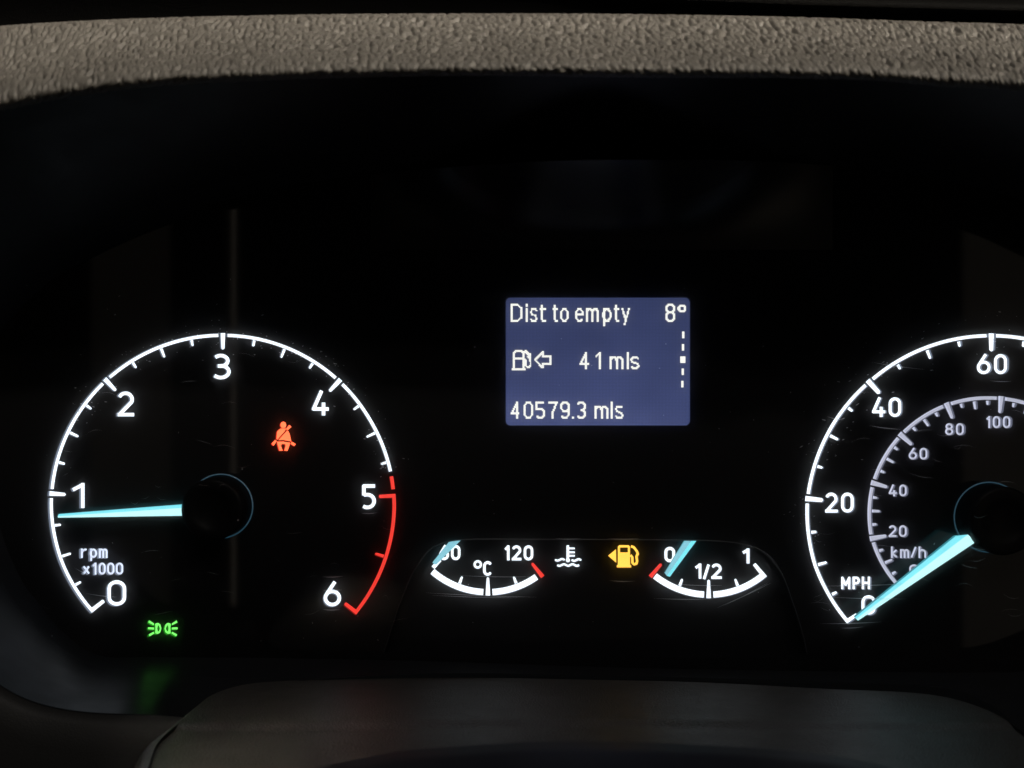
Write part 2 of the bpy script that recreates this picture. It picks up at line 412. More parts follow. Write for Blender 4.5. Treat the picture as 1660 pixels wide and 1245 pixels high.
def arc_piece(c, Rf, a0, a1, th, start=None, end=None, step=1.5):
    """ring segment of thickness th, with an optional tick (length, width) closing an end"""
    n = max(2, int(abs(a1 - a0) / step)); A = [a0 + (a1 - a0) * i / n for i in range(n + 1)]
    outer = [polar(c, Rf(a), a) for a in A]; inner = [polar(c, Rf(a) - th, a) for a in A]
    def tk(a, spec, sgn):
        ln, w = spec; d = (math.sin(R(a)), -math.cos(R(a))); tn = (math.cos(R(a)) * sgn, math.sin(R(a)) * sgn)
        ro = Rf(a)
        P = lambda r, s: (c[0] + d[0] * r + tn[0] * s, c[1] + d[1] * r + tn[1] * s)
        return [P(ro - ln, 0.0), P(ro - ln - .8, w * .45), P(ro - ln, w * .85), P(ro - th, w)]
    loop = list(outer)
    if end: loop += tk(a1, end, -1); inner = [p for p, a in zip(inner, A) if abs(a - a1) * math.pi / 180 * Rf(a) > end[1] + 1]
    if start: inner = [p for p, a in zip(inner, A) if abs(a - a0) * math.pi / 180 * Rf(a) > start[1] + 1]
    loop += inner[::-1]
    if start: loop += tk(a0, start, 1)[::-1]
    return [loop]

# ------------------------------------------------------------------ outlines of the housing
def spline(pts, n=10, closed=True):
    """Catmull-Rom through points of any dimension"""
    P = np.array(pts, float); m = len(P); out = []
    for i in range(m if closed else m - 1):
        if closed: p = [P[(i + k) % m] for k in (-1, 0, 1, 2)]
        else: p = [P[max(i - 1, 0)], P[i], P[i + 1], P[min(i + 2, m - 1)]]
        for j in range(n):
            t = j / n
            out.append(.5 * (2 * p[1] + (p[2] - p[0]) * t + (2 * p[0] - 5 * p[1] + 4 * p[2] - p[3]) * t * t + (3 * p[1] - p[0] - 3 * p[2] + p[3]) * t ** 3))
    if not closed: out.append(P[-1])
    return [tuple(map(float, q)) for q in out]

# inner edge (drawing units at the dial face) | outer edge of the recess (units, depth)
LINER = [((-22, 700), (-420, 640, -.060)), ((-14, 600), (-400, 480, -.062)), ((8, 530), (-320, 335, -.066)), ((80, 457), (-160, 228, -.068)),
 ((160, 413), (-10, 181, -.069)), ((240, 375), (80, 160, -.070)), ((380, 321), (240, 137, -.070)), ((560, 287), (470, 126, -.070)), ((850, 262), (830, 123, -.070)),
 ((1100, 258), (1110, 124, -.070)), ((1300, 264), (1330, 127, -.070)), ((1500, 287), (1530, 138, -.070)), ((1660, 326), (1690, 147, -.070)),
 ((1760, 372), (1830, 178, -.069)), ((1840, 455), (2060, 262, -.067)), ((1880, 600), (2240, 420, -.064)), ((1885, 800), (2260, 800, -.058)),
 ((1840, 965), (2160, 1060, -.050)), ((1760, 1062), (1880, 1190, -.045)), ((1660, 1088), (1690, 1195, -.045)), ((1590, 1090), (1600, 1139, -.026)),
 ((1500, 1090), (1505, 1112, -.014)), ((1250, 1087), (1250, 1102, -.010)), ((1000, 1082), (1000, 1096, -.010)), ((700, 1072), (700, 1092, -.013)),
 ((450, 1067), (425, 1112, -.018)), ((330, 1066), (318, 1160, -.036)), ((240, 1065), (240, 1158, -.050)), ((160, 1062), (140, 1154, -.052)), ((101, 1023), (60, 1139, -.052)),
 ((60, 974), (0, 1110, -.052)), ((37, 944), (-50, 1070, -.053)), ((8, 880), (-180, 975, -.055)), ((-12, 800), (-360, 830, -.057))]
lens_outline = spline([a for a, b in LINER], 6)

# ------------------------------------------------------------------ the cluster and its gauges
cluster = empty('instrument_cluster', W(830, 700), 'black instrument cluster of a van, two round dials with a small gauge pod between', 'instrument cluster')
tach = empty('tachometer', W(361, 819), 'round rev counter numbered 0 to 6 with red arc past 5 and pale blue needle', 'gauge')
speedo = empty('speedometer', W(1607, 838), 'round speed dial marked MPH with an inner km/h ring, pale blue needle at zero', 'gauge')
tempg = empty('temperature_gauge', W(790, 900), 'small half-moon gauge marked 60, 120 and degrees C', 'gauge')
fuelg = empty('fuel_gauge', W(1148, 900), 'small half-moon gauge marked 0, 1/2 and 1', 'gauge')

# --- tachometer
tc_ = (361.4, 819.5)
Rt = rtab([(-130, 274.5), (-110, 279), (-90, 281), (-60, 280.5), (0, 278.5), (60, 278.5), (90, 280.5), (115, 279.5), (130, 279)])
av = lambda v: (v - 3) * 43.0
w, ww = M['white'], M['white_wall']
TH = 5.2
cuts = [0, 1, 2, 3, 4]
gp = 1.55
lit('scale_arc', arc_piece(tc_, Rt, av(0) - .3, av(1) - gp, TH, start=(27, 6.5)), 'main', w, ww, tach)
for v in (1, 2, 3): lit('scale_arc', arc_piece(tc_, Rt, av(v) + gp, av(v + 1) - gp, TH), 'main', w, ww, tach)
lit('scale_arc', arc_piece(tc_, Rt, av(4) + gp, av(4.825), TH), 'main', w, ww, tach)
lit('red_arc', arc_piece(tc_, Rt, av(4.865), av(4.965), 5.5), 'main', M['red'], M['red_wall'], tach)
lit('red_arc', arc_piece(tc_, Rt, av(5) + .1, av(6) + .3, 5.5, start=(26, 6), end=(25, 6)), 'main', M['red'], M['red_wall'], tach)
for v in (1, 2, 3, 4): lit('tick', tick(tc_, Rt, av(v), -1, 24, 7.5, 5), 'main', w, ww, tach)
for v in range(5):
    for q, ln in ((.25, 15), (.5, 20), (.75, 15)):
        if (v, q) == (4, .75): ln = 14
        if v == 0 and q == .75: continue
        lit('tick', tick(tc_, Rt, av(v + q), TH + .9, ln, 4.6, 3.6), 'main', w, ww, tach)
lit('tick', tick(tc_, Rt, av(.75), TH + .9, 15, 4.4, 3.4), 'main', w, ww, tach)
lit('tick', tick(tc_, Rt, av(5.5), 6.4, 20, 5, 3.6), 'main', M['red'], M['red_wall'], tach)
for ch, b in (('0', (174.0, 940.5, 204.5, 982)), ('1', (115.5, 783, 137, 823.5)), ('2', (190.5, 634.5, 217.5, 675)), ('3', (345.5, 573.5, 374, 615)),
              ('4', (505.5, 633, 533, 673.5)), ('5', (586, 785, 609.5, 825.5)), ('6', (524.5, 942.5, 553, 983))):
    lit('numeral', glyph(ch, *b, 5.7), 'main', w, ww, tach)
def letters(spec, y0, y1, t, plane, m, mw, parent):
    for c, a, b in spec: lit('numeral' if c.isdigit() else 'letter', glyph(c, a, y0, b, y1, t), plane, m, mw, parent)
letters((('r', 131, 143), ('p', 146, 158), ('m', 160, 174.5)), 884.5, 904.5, 3.3, 'main', M['pale'], ww, tach)
letters((('x', 134, 146), ('1', 149, 156.5), ('0', 159.8, 171.3), ('0', 173.5, 185.5), ('0', 187.5, 199.8)), 912, 931.5, 3.3, 'main', M['pale'], ww, tach)

# --- speedometer
sc_ = (1607, 838)
Rs = rtab([(-128, 290), (-115, 295), (-105, 299), (-85, 302), (-60, 300), (-40, 297.5), (0, 296.5), (60, 297)])
sv = lambda v: (v - 60) * 2.108
lit('scale_arc', arc_piece(sc_, Rs, sv(0), sv(20) - 1.5, 5.4, start=(21, 6)), 'main', w, ww, speedo)
for v in (20, 40): lit('scale_arc', arc_piece(sc_, Rs, sv(v) + 1.5, sv(v + 20) - 1.5, 5.4), 'main', w, ww, speedo)
lit('scale_arc', arc_piece(sc_, Rs, sv(60) + 1.5, sv(74), 5.4), 'main', w, ww, speedo)
for v in (20, 40, 60): lit('tick', tick(sc_, Rs, sv(v), -1, 26, 8.4, 6.4), 'main', w, ww, speedo)
for v in range(5, 75, 5):
    if v % 20: lit('tick', tick(sc_, Rs, sv(v), 7.6, 21 if v % 10 == 0 else 15, 5, 4), 'main', w, ww, speedo)
for s, b in (('0', (1396.5, 965, 1419.5, 996.5)), ('20', (1337.5, 798.5, 1384, 831)), ('40', (1413.5, 644, 1461, 676)), ('60', (1583.5, 574, 1632.5, 606.5))):
    word(s, b, 4.9, 'main', w, ww, speedo, .16)
letters((('M', 1363.6, 1378.6), ('P', 1382, 1394), ('H', 1397, 1410.5)), 934.8, 955, 3.8, 'main', w, ww, speedo)
Rk = rtab([(-127, 190), (-110, 196), (-98, 200), (-75, 202), (-49, 200.5), (-22, 198), (0, 195.5), (30, 195)])
kv = lambda v: -126.4 + v * 1.31
l_, lw = M['lilac'], M['lilac_wall']
lit('inner_arc', arc_piece(sc_, Rk, kv(0), kv(20) - 2, 5.5), 'main', l_, lw, speedo)
for v in (20, 40, 60, 80): lit('inner_arc', arc_piece(sc_, Rk, kv(v) + 2, kv(v + 20) - 2, 5.5), 'main', l_, lw, speedo)
lit('inner_arc', arc_piece(sc_, Rk, kv(100) + 2, kv(113), 5.5), 'main', l_, lw, speedo)
for v in (20, 40, 60, 80, 100): lit('inner_tick', tick(sc_, Rk, kv(v), -1, 25, 8.4, 5), 'main', l_, lw, speedo)
for v in range(5, 115, 5):
    if v % 20: lit('inner_tick', tick(sc_, Rk, kv(v), 7.2, 19 if v % 10 == 0 else 13, 4.6, 3.6), 'main', l_, lw, speedo)
for s, b in (('0', (1474, 915, 1489.5, 933)), ('20', (1440.5, 851.5, 1470, 870.5)), ('40', (1440.5, 785.5, 1470, 804.5)), ('60', (1473, 726, 1503.5, 745)),
             ('80', (1532, 686, 1562.5, 705.5)), ('100', (1598, 674.5, 1638, 694))):
    word(s, b, 3.1, 'main', l_, lw, speedo, .2)
letters((('k', 1444.3, 1455.5), ('m', 1459, 1474), ('/', 1476, 1486), ('h', 1489, 1501.5)), 885.8, 904.6, 3.1, 'main', l_, lw, speedo)

# --- temperature gauge, fuel gauge (on the sunken pod plate)
tg = (790.9, 823.6); Rg = lambda a: 141.5
fg = (1148.8, 824.6); Rf_ = lambda a: 144.5
for gc, Rq, parent, left_red in ((tg, Rg, tempg, False), (fg, Rf_, fuelg, True)):
    aL, aR = (180 + 41.2, 180 - 35.2) if not left_red else (180 + 38.6, 180 - 40.8)
    th = 10.2
    if left_red:
        lit('scale_arc', arc_piece(gc, Rq, aL, 180 + 3.1, th), 'pod', w, ww, parent)
        lit('scale_arc', arc_piece(gc, Rq, aR, 180 - 3.1, th, start=(28, 6.5)), 'pod', w, ww, parent)
        lit('red_tick', tick(gc, Rq, 180 + 40.6, -1, 25.5, 6.5, 4.5), 'pod', M['red'], M['red_wall'], parent)
    else:
        lit('scale_arc', arc_piece(gc, Rq, aL, 180 + 3.1, th, start=(27, 6.5)), 'pod', w, ww, parent)
        lit('scale_arc', arc_piece(gc, Rq, aR, 180 - 3.1, th), 'pod', w, ww, parent)
        lit('red_tick', tick(gc, Rq, 180 - 38.6, -1, 26, 7, 4.5), 'pod', M['red'], M['red_wall'], parent)
    lit('tick', tick(gc, Rq, 180, -.5, 28, 7.6, 4.2), 'pod', w, ww, parent)
    for s in (-1, 1): lit('tick', tick(gc, Rq, 180 + s * 20.6, th + .9, 22, 5, 3.4), 'pod', w, ww, parent)
word('60', (711.5, 883.5, 746.5, 908), 4.3, 'pod', w, ww, tempg, .12)
word('120', (817, 884, 864.5, 908.5), 4.3, 'pod', w, ww, tempg, .14)
lit('degree_mark', glyph('deg', 767.5, 908, 781.5, 922, 3.8), 'pod', w, ww, tempg)
lit('letter', glyph('C', 783, 909.5, 798, 933.5, 4.4), 'pod', w, ww, tempg)
lit('numeral', glyph('0', 1077, 886.5, 1094.5, 911.5, 4.8), 'pod', w, ww, fuelg)
lit('numeral', glyph('1', 1202, 889, 1215, 913.5, 4.8), 'pod', w, ww, fuelg)
for ch, b in (('1', (1125.5, 913.5, 1137, 938)), ('/', (1139, 914, 1151, 940)), ('2', (1153, 913.5, 1170, 938.5))):
    lit('numeral' if ch != '/' else 'slash', glyph(ch, *b, 4.4), 'pod', w, ww, fuelg)

# --- warning lamps
def lamp(name, c, label, group=None): return empty(name, W(*c), label, 'warning lamp', group)
belt = lamp('seat_belt_lamp', (460, 708), 'glowing orange-red seated figure with seat belt symbol inside the rev counter')
Z2 = lambda pts, ox, oy, s: [(ox + x / s, oy + y / s) for x, y in pts]
bz = lambda pts: Z2(pts, 320, 500, 4.15)
om, ow = M['orange'], M['orange_wall']
lit('head', [bz(arc(578, 784, 19, 22, 0, 360, 20)[:-1])], 'main', om, ow, belt)
lit('upper_torso', [bz([(560, 808), (597, 808), (588, 825), (538, 882), (532, 878), (536, 830), (546, 818)])], 'main', om, ow, belt)
lit('lower_torso', [bz([(604, 822), (612, 826), (622, 850), (632, 895), (580, 885), (545, 886)])], 'main', om, ow, belt)
lit('belt_strap', [bz([(618, 784), (633, 796), (606, 820), (596, 812)])], 'main', om, ow, belt)
lit('belt_strap', [bz([(499, 910), (524, 884), (534, 892), (512, 924)])], 'main', om, ow, belt)
lit('belt_strap', [bz([(634, 896), (662, 912), (652, 926), (628, 912)])], 'main', om, ow, belt)
lit('legs', [bz([(536, 896), (578, 896), (624, 903), (618, 925), (606, 958), (584, 956), (594, 925), (590, 912), (566, 912), (562, 925), (574, 956), (552, 958), (542, 925)])], 'main', om, ow, belt)

side = lamp('side_light_lamp', (264, 1019), 'small glowing green side light symbol below the rev counter zero')
gz_ = lambda pts: Z2(pts, 40, 760, 4.15)
gm, gw = M['green'], M['green_wall']
for s in (-1, 1):
    fx = lambda x: 930 + s * x
    P = [(16, 1074)] + [(fx_, y) for fx_, y in [(16 + 0, 1074)]]
    D_out = [(10, 1074), (18, 1046), (34, 1036), (52, 1042), (50, 1074), (52, 1106), (34, 1111), (18, 1100)]
    D_in = [(20, 1074), (26, 1056), (35, 1052), (38, 1074), (35, 1096), (26, 1092)]
    lit('lamp_outline', [gz_([(fx(x), y) for x, y in D_out]), gz_([(fx(x), y) for x, y in D_in])], 'main', gm, gw, side)
    for ray in ([(60, 1040), (92, 1020), (98, 1034), (62, 1052)], [(60, 1068), (99, 1066), (99, 1079), (60, 1081)], [(62, 1096), (96, 1114), (90, 1127), (58, 1108)]):
        lit('ray', [gz_([(fx(x), y) for x, y in ray])], 'main', gm, gw, side)

fuel = lamp('low_fuel_lamp', (1012, 902), 'glowing amber fuel pump symbol with small arrow beside the fuel gauge')
fz = lambda pts: Z2(pts, 960, 840, 5.1875)
am, aw = M['amber'], M['amber_wall']
lit('arrow', [fz([(134, 316), (200, 262), (202, 374)])], 'pod', am, aw, fuel)
lit('pump_body', [fz([(207, 414), (207, 398), (216, 392), (216, 240), (228, 227), (306, 227), (318, 240), (318, 392), (328, 398), (328, 414)]),
                  fz([(234, 246), (300, 246), (300, 288), (234, 288)])], 'pod', am, aw, fuel)
hose = [(326, 236), (350, 245), (376, 278), (384, 300), (372, 320), (378, 360), (372, 382), (352, 388), (338, 374), (338, 330), (322, 310)]
lit('hose', outline([(fz(hose), False, 0, 0, 1.9)]), 'pod', am, aw, fuel)

cool = lamp('coolant_lamp', (921, 902), 'small white thermometer over waves symbol beside the 120 mark')
cz = lambda pts: Z2(pts, 640, 840, 5.1875)
lit('thermometer', outline([(cz([(1455, 228), (1455, 350)]), False, 0, 0, 2.2), (cz([(1455, 352), (1456, 353)]), True, 0, 0, 3.4)] +
    [(cz([(1462, y), (1514, y)]), False, 0, 0, 1.5) for y in (254, 287, 316)]), 'pod', w, ww, cool)
wave = lambda x0, x1, y, n: [(x0 + (x1 - x0) * i / 24, y + 7 * math.sin(i / 24 * n * math.tau)) for i in range(25)]
for pts in (wave(1350, 1425, 350, 1), wave(1490, 1565, 352, 1), wave(1366, 1550, 394, 2.5)):
    lit('wave', outline([(cz(pts), False, 0, 0, 1.7)]), 'pod', w, ww, cool)

# --- information display
disp = empty('information_display', W(969, 586), 'rounded blue matrix screen with white text lines between the two dials', 'screen')
scr = rrect(820, 482, 1119, 690, 8, 8)
HOLES['main'].append(scr)
yS = 0.0012
k_ = lambda p, y: Vector(((p[0] - CX) * S, y, -(p[1] - CY) * S))
n = len(scr)
panel_ = mesh_obj('screen_panel', [k_(p, yS) for p in scr], [list(range(n))[::-1]], M['lcd'], disp)
mesh_obj('screen_frame', [k_(p, yS) for p in scr] + [k_(p, 0) for p in scr], [[i, (i + 1) % n, n + (i + 1) % n, n + i] for i in range(n)], M['dial'], disp)

def flat(name, loops, y, thick, m, parent):
    """thin raised shape"""
    v2, f2 = fill(loops)
    V = [k_(p, y - thick) for p in v2]; Fc = list(f2)
    for L in loops:
        b = len(V); q = len(L)
        V += [k_(p, y - thick) for p in L] + [k_(p, y) for p in L]
        Fc += [[b + i, b + (i + 1) % q, b + q + (i + 1) % q, b + q + i] for i in range(q)]
    return mesh_obj(name, V, Fc, m, parent)
lz = lambda x, y: (800 + x / 4.882, 460 + y / 4.882)
def lcd_word(chars, x0, x1, yt, yb, t, gap=.20):
    a = lz(x0, yt); b = lz(x1, yb)
    for c, p, q in layout(chars, a[0], b[0], 1, gap):
        if c != ' ': flat('numeral' if c[-1].isdigit() else 'letter', glyph(c, p, a[1], q, b[1], t), yS, .00008, M['lcd_text'], disp)
LT = 3.15
CELL = 1.75
def blocky(name, paths):
    """a character of the matrix display: the cells that its strokes cover, in runs"""
    A = np.array([p for q in paths for p in q[0]])
    i0, j0 = np.floor((A.min(0) - 6) / CELL).astype(int); i1, j1 = np.ceil((A.max(0) + 6) / CELL).astype(int)
    I, J = np.meshgrid(np.arange(i0, i1), np.arange(j0, j1))
    F = np.full(I.shape, 1e9)
    for q in paths: F = np.minimum(F, sdf_path((I + .5) * CELL, (J + .5) * CELL, *q))
    on = F < -0.05
    V, Fc = [], []
    for r in range(on.shape[0]):
        c = 0
        while c < on.shape[1]:
            if not on[r, c]: c += 1; continue
            e = c
            while e < on.shape[1] and on[r, e]: e += 1
            xa, xb, ya, yb = (i0 + c) * CELL, (i0 + e) * CELL, (j0 + r) * CELL + .09, (j0 + r + 1) * CELL - .09
            b = len(V); Q = [(xa, ya), (xb, ya), (xb, yb), (xa, yb)]
            V += [k_(p, yS - .00008) for p in Q] + [k_(p, yS) for p in Q]
            Fc += [[b, b + 1, b + 2, b + 3]] + [[b + i, b + (i + 1) % 4, b + 4 + (i + 1) % 4, b + 4 + i] for i in range(4)]
            c = e
    return mesh_obj(name, V, Fc, M['lcd_text'], panel_)
def lcd_glyph(ch, x0, y0, x1, y1, t):
    h = t / 2; out = []
    x0, y0, x1, y1 = [round(q / CELL) * CELL for q in (x0, y0, x1, y1)]
    for pts, closed, e0, e1 in G[ch][1]:
        Q = [(x0 + h + u * max(x1 - x0 - t, .01), y1 - h - v * (y1 - y0 - t)) for u, v in pts]
        Q = [(round(a / CELL) * CELL, round(b / CELL) * CELL) for a, b in Q]      # strokes run along the cell borders
        P = [Q[0]] + [b for a, b in zip(Q, Q[1:]) if a != b]
        if len(P) == 1: P.append((P[0][0], P[0][1] + .02))
        out.append((P, closed, e0, e1, h))
    return out
def lcd_letters(spec, yt, yb):
    for c, a, b in spec:
        p = lz(a, yt); q = lz(b, yb)
        blocky('numeral' if c[-1].isdigit() else 'letter', lcd_glyph(c, p[0], p[1], q[0], q[1], LT))
lcd_letters((('D', 138, 228), ('i', 246, 270), ('s', 286, 352), ('t', 368, 414), ('t', 468, 513), ('o', 530, 598), ('e', 650, 718), ('m', 734, 840), ('p', 868, 938), ('t', 956, 1001), ('y', 1016, 1088), ('q8', 1362, 1444)), 158, 298)
a = lz(1464, 160); b = lz(1532, 224)
blocky('degree_mark', [([(a[0] + 5, a[1] + 1.8), (b[0] - 5, a[1] + 1.8), (b[0] - 1.8, a[1] + 4.6), (b[0] - 1.8, b[1] - 4.6), (b[0] - 5, b[1] - 1.8), (a[0] + 5, b[1] - 1.8), (a[0] + 1.8, b[1] - 4.6), (a[0] + 1.8, a[1] + 4.6)], True, 0, 0, 1.9)])
lcd_letters((('q4', 684, 764), ('q1', 798, 852), ('m', 922, 1034), ('l', 1050, 1072), ('s', 1088, 1158)), 536, 674)
lcd_letters((('q4', 138, 216), ('q0', 236, 314), ('q5', 332, 410), ('q7', 430, 508), ('q9', 526, 604), ('.', 620, 642), ('q3', 654, 734), ('m', 798, 910), ('l', 926, 948), ('s', 962, 1033)), 931, 1069)
for x, y0, y1 in ((1507, 376, 430), (1505, 476, 528), (1503, 670, 722), (1500, 768, 820)):
    a = lz(x - 9, y0); b = lz(x + 9, y1)
    flat('scroll_mark', [[(a[0], a[1]), (b[0], a[1]), (b[0], b[1]), (a[0], b[1])]], yS, .00008, M['lcd_text'], panel_)
a = lz(1483, 574); b = lz(1524, 626)
flat('scroll_mark', [[(a[0], a[1]), (b[0], a[1]), (b[0], b[1]), (a[0], b[1])]], yS, .00008, M['lcd_text'], panel_)
Lp = lambda pts: [lz(*p) for p in pts]
blocky('pump_symbol', [(Lp([(160, 672), (160, 548), (178, 528), (222, 528), (236, 548), (236, 672)]), False, 0, 0, 1.6), (Lp([(162, 590), (236, 590)]), False, 0, 0, 1.5),
     (Lp([(142, 676), (252, 676)]), False, 0, 0, 1.7), (Lp([(236, 592), (254, 606), (256, 648), (272, 664), (294, 648), (292, 600), (270, 570)]), False, 0, 0, 1.6),
     (Lp([(242, 528), (292, 566)]), False, 0, 0, 2.6), (Lp([(292, 566), (292, 600)]), False, 0, 0, 1.8)])
blocky('arrow_symbol', [(Lp([(330, 602), (390, 540), (390, 576), (454, 576), (454, 630), (390, 630), (390, 664)]), True, 0, 0, 1.7)])

# --- plates
pod_edge = spline([(622, 1058), (628, 1040), (640, 1002), (655, 962), (672, 924), (697, 891), (730, 877), (775, 874)], 6, False) + [(940, 874.5)] + \
           spline([(1110, 875.5), (1165, 877), (1215, 885), (1248, 902), (1268, 932), (1284, 975), (1300, 1025), (1308, 1060)], 6, False)
pod_loop = pod_edge + [(1300, 1067), (960, 1064), (632, 1062)]
HOLES['main'].append(pod_loop)
def plate(name, outer, holes, y, m):
    v2, f2 = fill([outer] + holes)
    k = S * (D + y) / D
    return mesh_obj(name, [((p[0] - CX) * k, y, -(p[1] - CY) * k) for p in v2], f2, m, cluster)
plate('dial_plate', lens_outline, HOLES['main'], 0.0, M['dial'])
plate('pod_plate', [(590, 850), (1345, 850), (1345, 1090), (590, 1090)], HOLES['pod'], 0.008, M['pod'])
def strip(name, loops3, m, parent, closed=False, smooth=True):
    """surface through successive rows of 3D points"""
    n = len(loops3[0]); V = [p for L in loops3 for p in L]; Fc = []
    for r in range(len(loops3) - 1):
        for i in range(n if closed else n - 1):
            j = (i + 1) % n; Fc.append([r * n + i, r * n + j, (r + 1) * n + j, (r + 1) * n + i])
    return mesh_obj(name, V, Fc, m, parent, smooth=smooth)
kk = lambda p, y: Vector(((p[0] - CX) * S, y, -(p[1] - CY) * S))
# strip added above the screen, curled forward to reflect its blue light
lo_top = np.array(sorted([(x, y) for x, y in lens_outline if y < 500]))
xm = np.linspace(600, 1350, 60); ym = np.interp(xm, lo_top[:, 0], lo_top[:, 1])
bell = lambda x: math.sin(math.pi * (x - 600) / 750) ** 2
strip('upper_reflector', [[W(x, 405 + (yy + 1 - 405) * t, -.0004 - .046 * t ** 1.7 * bell(x)) for x, yy in zip(xm, ym)] for t in np.linspace(0, 1, 9)], M['reflector'], cluster)
strip('pod_wall', [[kk(p, .0) for p in pod_loop], [kk(p, .0085) for p in pod_loop]], M['pod'], cluster, True, False)
# rounded edge bead along the pod opening
bead = []
E2 = np.array(pod_edge)
tn = np.gradient(E2, axis=0); tn /= np.hypot(*tn.T)[:, None]; nr_ = np.c_[tn[:, 1], -tn[:, 0]]
for a in range(7):
    t = math.pi * a / 6
    bead.append([kk(p + q * 1.0 * math.cos(t), -.0002 - .00022 * math.sin(t)) for p, q in zip(E2, nr_)])
strip('pod_rim', bead, M['rim'], cluster)

# --- needles and hubs
def needle(name, poly, ridge, y, parent, side=.0012, mats=('cyan', 'cyan_pale', 'cyan_side')):
    """upper and lower facet either side of a ridge line (tip -> root); poly = upper edge (tip->root), lower edge (tip->root)"""
    up, lo = poly
    n = len(up)
    V = [W(*p, y) for p in up] + [W(*p, y - .0006) for p in ridge] + [W(*p, y) for p in lo]
    k = len(V)
    V += [W(*p, y) + Vector((0, side, 0)) for p in up] + [W(*p, y) + Vector((0, side, 0)) for p in lo]
    Fc, mi = [], []
    for i in range(n - 1):
        Fc.append([i, i + 1, n + i + 1, n + i]); mi.append(0)
        Fc.append([n + i, n + i + 1, 2 * n + i + 1, 2 * n + i]); mi.append(1)
        Fc.append([i, i + 1, k + i + 1, k + i]); mi.append(2)
        Fc.append([2 * n + i, 2 * n + i + 1, k + n + i + 1, k + n + i]); mi.append(2)
    Fc.append([0, n, 2 * n, k + n, k]); mi.append(2); Fc.append([n - 1, 2 * n - 1, 3 * n - 1, k + 2 * n - 1, k + n - 1]); mi.append(2)
    return mesh_obj(name, V, Fc, [M[m] for m in mats], parent, mi)
def lerp2(a, b, t): return (a[0] + (b[0] - a[0]) * t, a[1] + (b[1] - a[1]) * t)
def edge(a, b, n=6): return [lerp2(a, b, i / n) for i in range(n + 1)]
nt_ = needle('needle', (edge((95, 833.5), (296, 817.8)), edge((94, 839.2), (301.5, 836))), edge((93.5, 837), (301.5, 823)), -.007, tach)
ns_ = needle('needle', (edge((1386, 1000.5), (1549, 869)), edge((1391, 1006), (1582, 878.5))), edge((1388, 1003.5), (1569, 866.5)), -.007, speedo)
sm = ('cyan_dim', 'cyan_dim', 'cyan_side')
needle('needle', (edge((701, 912), (738, 866)), edge((707.5, 915), (757, 866))), edge((704, 914.5), (749, 866)), .0045, tempg, .0008, sm)
needle('needle', (edge((1077.5, 929), (1116, 866)), edge((1086, 935), (1137, 866))), edge((1081, 933.5), (1128, 866)), .0045, fuelg, .0008, ('cyan_dim', 'cyan', 'cyan_side'))
def hub(c, r, parent, ring_c, ring_r, nd):
    prof = [(r, 0.0), (r, -.0088), (r - 1.5, -.0097), (r - 5, -.0100), (r * .62, -.0100), (r * .58, -.0096), (0.01, -.0094)]
    N = 72; rows = []
    cc = kk(c, 0)
    for q, y in prof:
        rows.append([cc + Vector((q * S * math.cos(math.tau * i / N), y, q * S * math.sin(math.tau * i / N))) for i in range(N)])
    strip('hub_cap', rows, M['hub'], nd, True)
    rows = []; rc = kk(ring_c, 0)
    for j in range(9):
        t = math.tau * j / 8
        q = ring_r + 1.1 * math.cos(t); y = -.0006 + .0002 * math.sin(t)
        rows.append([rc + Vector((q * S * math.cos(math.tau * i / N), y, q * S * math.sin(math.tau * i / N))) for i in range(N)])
    strip('hub_leak_glow', rows, M['ring'], parent, True)  # glowing ring added for the light that leaks under the hub
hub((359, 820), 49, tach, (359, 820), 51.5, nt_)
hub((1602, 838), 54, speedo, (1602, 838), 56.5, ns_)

# --- cover over the dials, with the dust and fine scratches on it
yL = -.0135
def hazy_mat():
    m, nt, b = mat('hazy_cover'); nt.nodes.remove(b)
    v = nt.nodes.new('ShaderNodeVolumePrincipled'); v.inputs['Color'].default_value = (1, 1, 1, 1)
    v.inputs['Density'].default_value = 60.0; v.inputs['Anisotropy'].default_value = 0.94  # haze added to the cover so the lit marks bloom
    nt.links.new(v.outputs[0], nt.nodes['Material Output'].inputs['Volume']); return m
M['clear'] = hazy_mat()
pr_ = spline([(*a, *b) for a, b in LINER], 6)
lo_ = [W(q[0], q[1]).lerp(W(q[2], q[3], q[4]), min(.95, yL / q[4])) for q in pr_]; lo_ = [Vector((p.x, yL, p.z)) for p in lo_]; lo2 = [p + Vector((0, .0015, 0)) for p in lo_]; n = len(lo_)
mesh_obj('hazy_cover', lo_ + lo2, [list(range(n))[::-1], list(range(n, 2 * n))] + [[n + i, n + (i + 1) % n, (i + 1) % n, i] for i in range(n)], M['clear'], cluster)
V, Fc = [], []
def speck(px, py, r, el=1.0, an=0.0):
    b = len(V); k = random.randint(5, 7)
    for i in range(k):
        t = math.tau * i / k; q = r * random.uniform(.6, 1.2)
        u, v = q * math.cos(t) * el, q * math.sin(t)
        V.append(W(px + u * math.cos(an) - v * math.sin(an), py + u * math.sin(an) + v * math.cos(an), yL - .0001))
    Fc.append(list(range(b, b + k)))
for i in range(150):
    a = random.uniform(-60, 80); rr = 278 + random.gauss(0, 14)
    p = polar(tc_, rr, a); speck(*p, random.uniform(.3, .9), random.uniform(1, 3.5), random.uniform(-.5, .5))
for i in range(90):
    a = random.uniform(-100, 10); p = polar(sc_, 298 + random.gauss(0, 22), a); speck(*p, random.uniform(.25, .7), random.uniform(1, 6), random.uniform(-.6, .3))
for i in range(120): speck(random.uniform(30, 1650), random.uniform(420, 1050), random.uniform(.25, .7), random.uniform(1, 3), random.uniform(-3, 3))
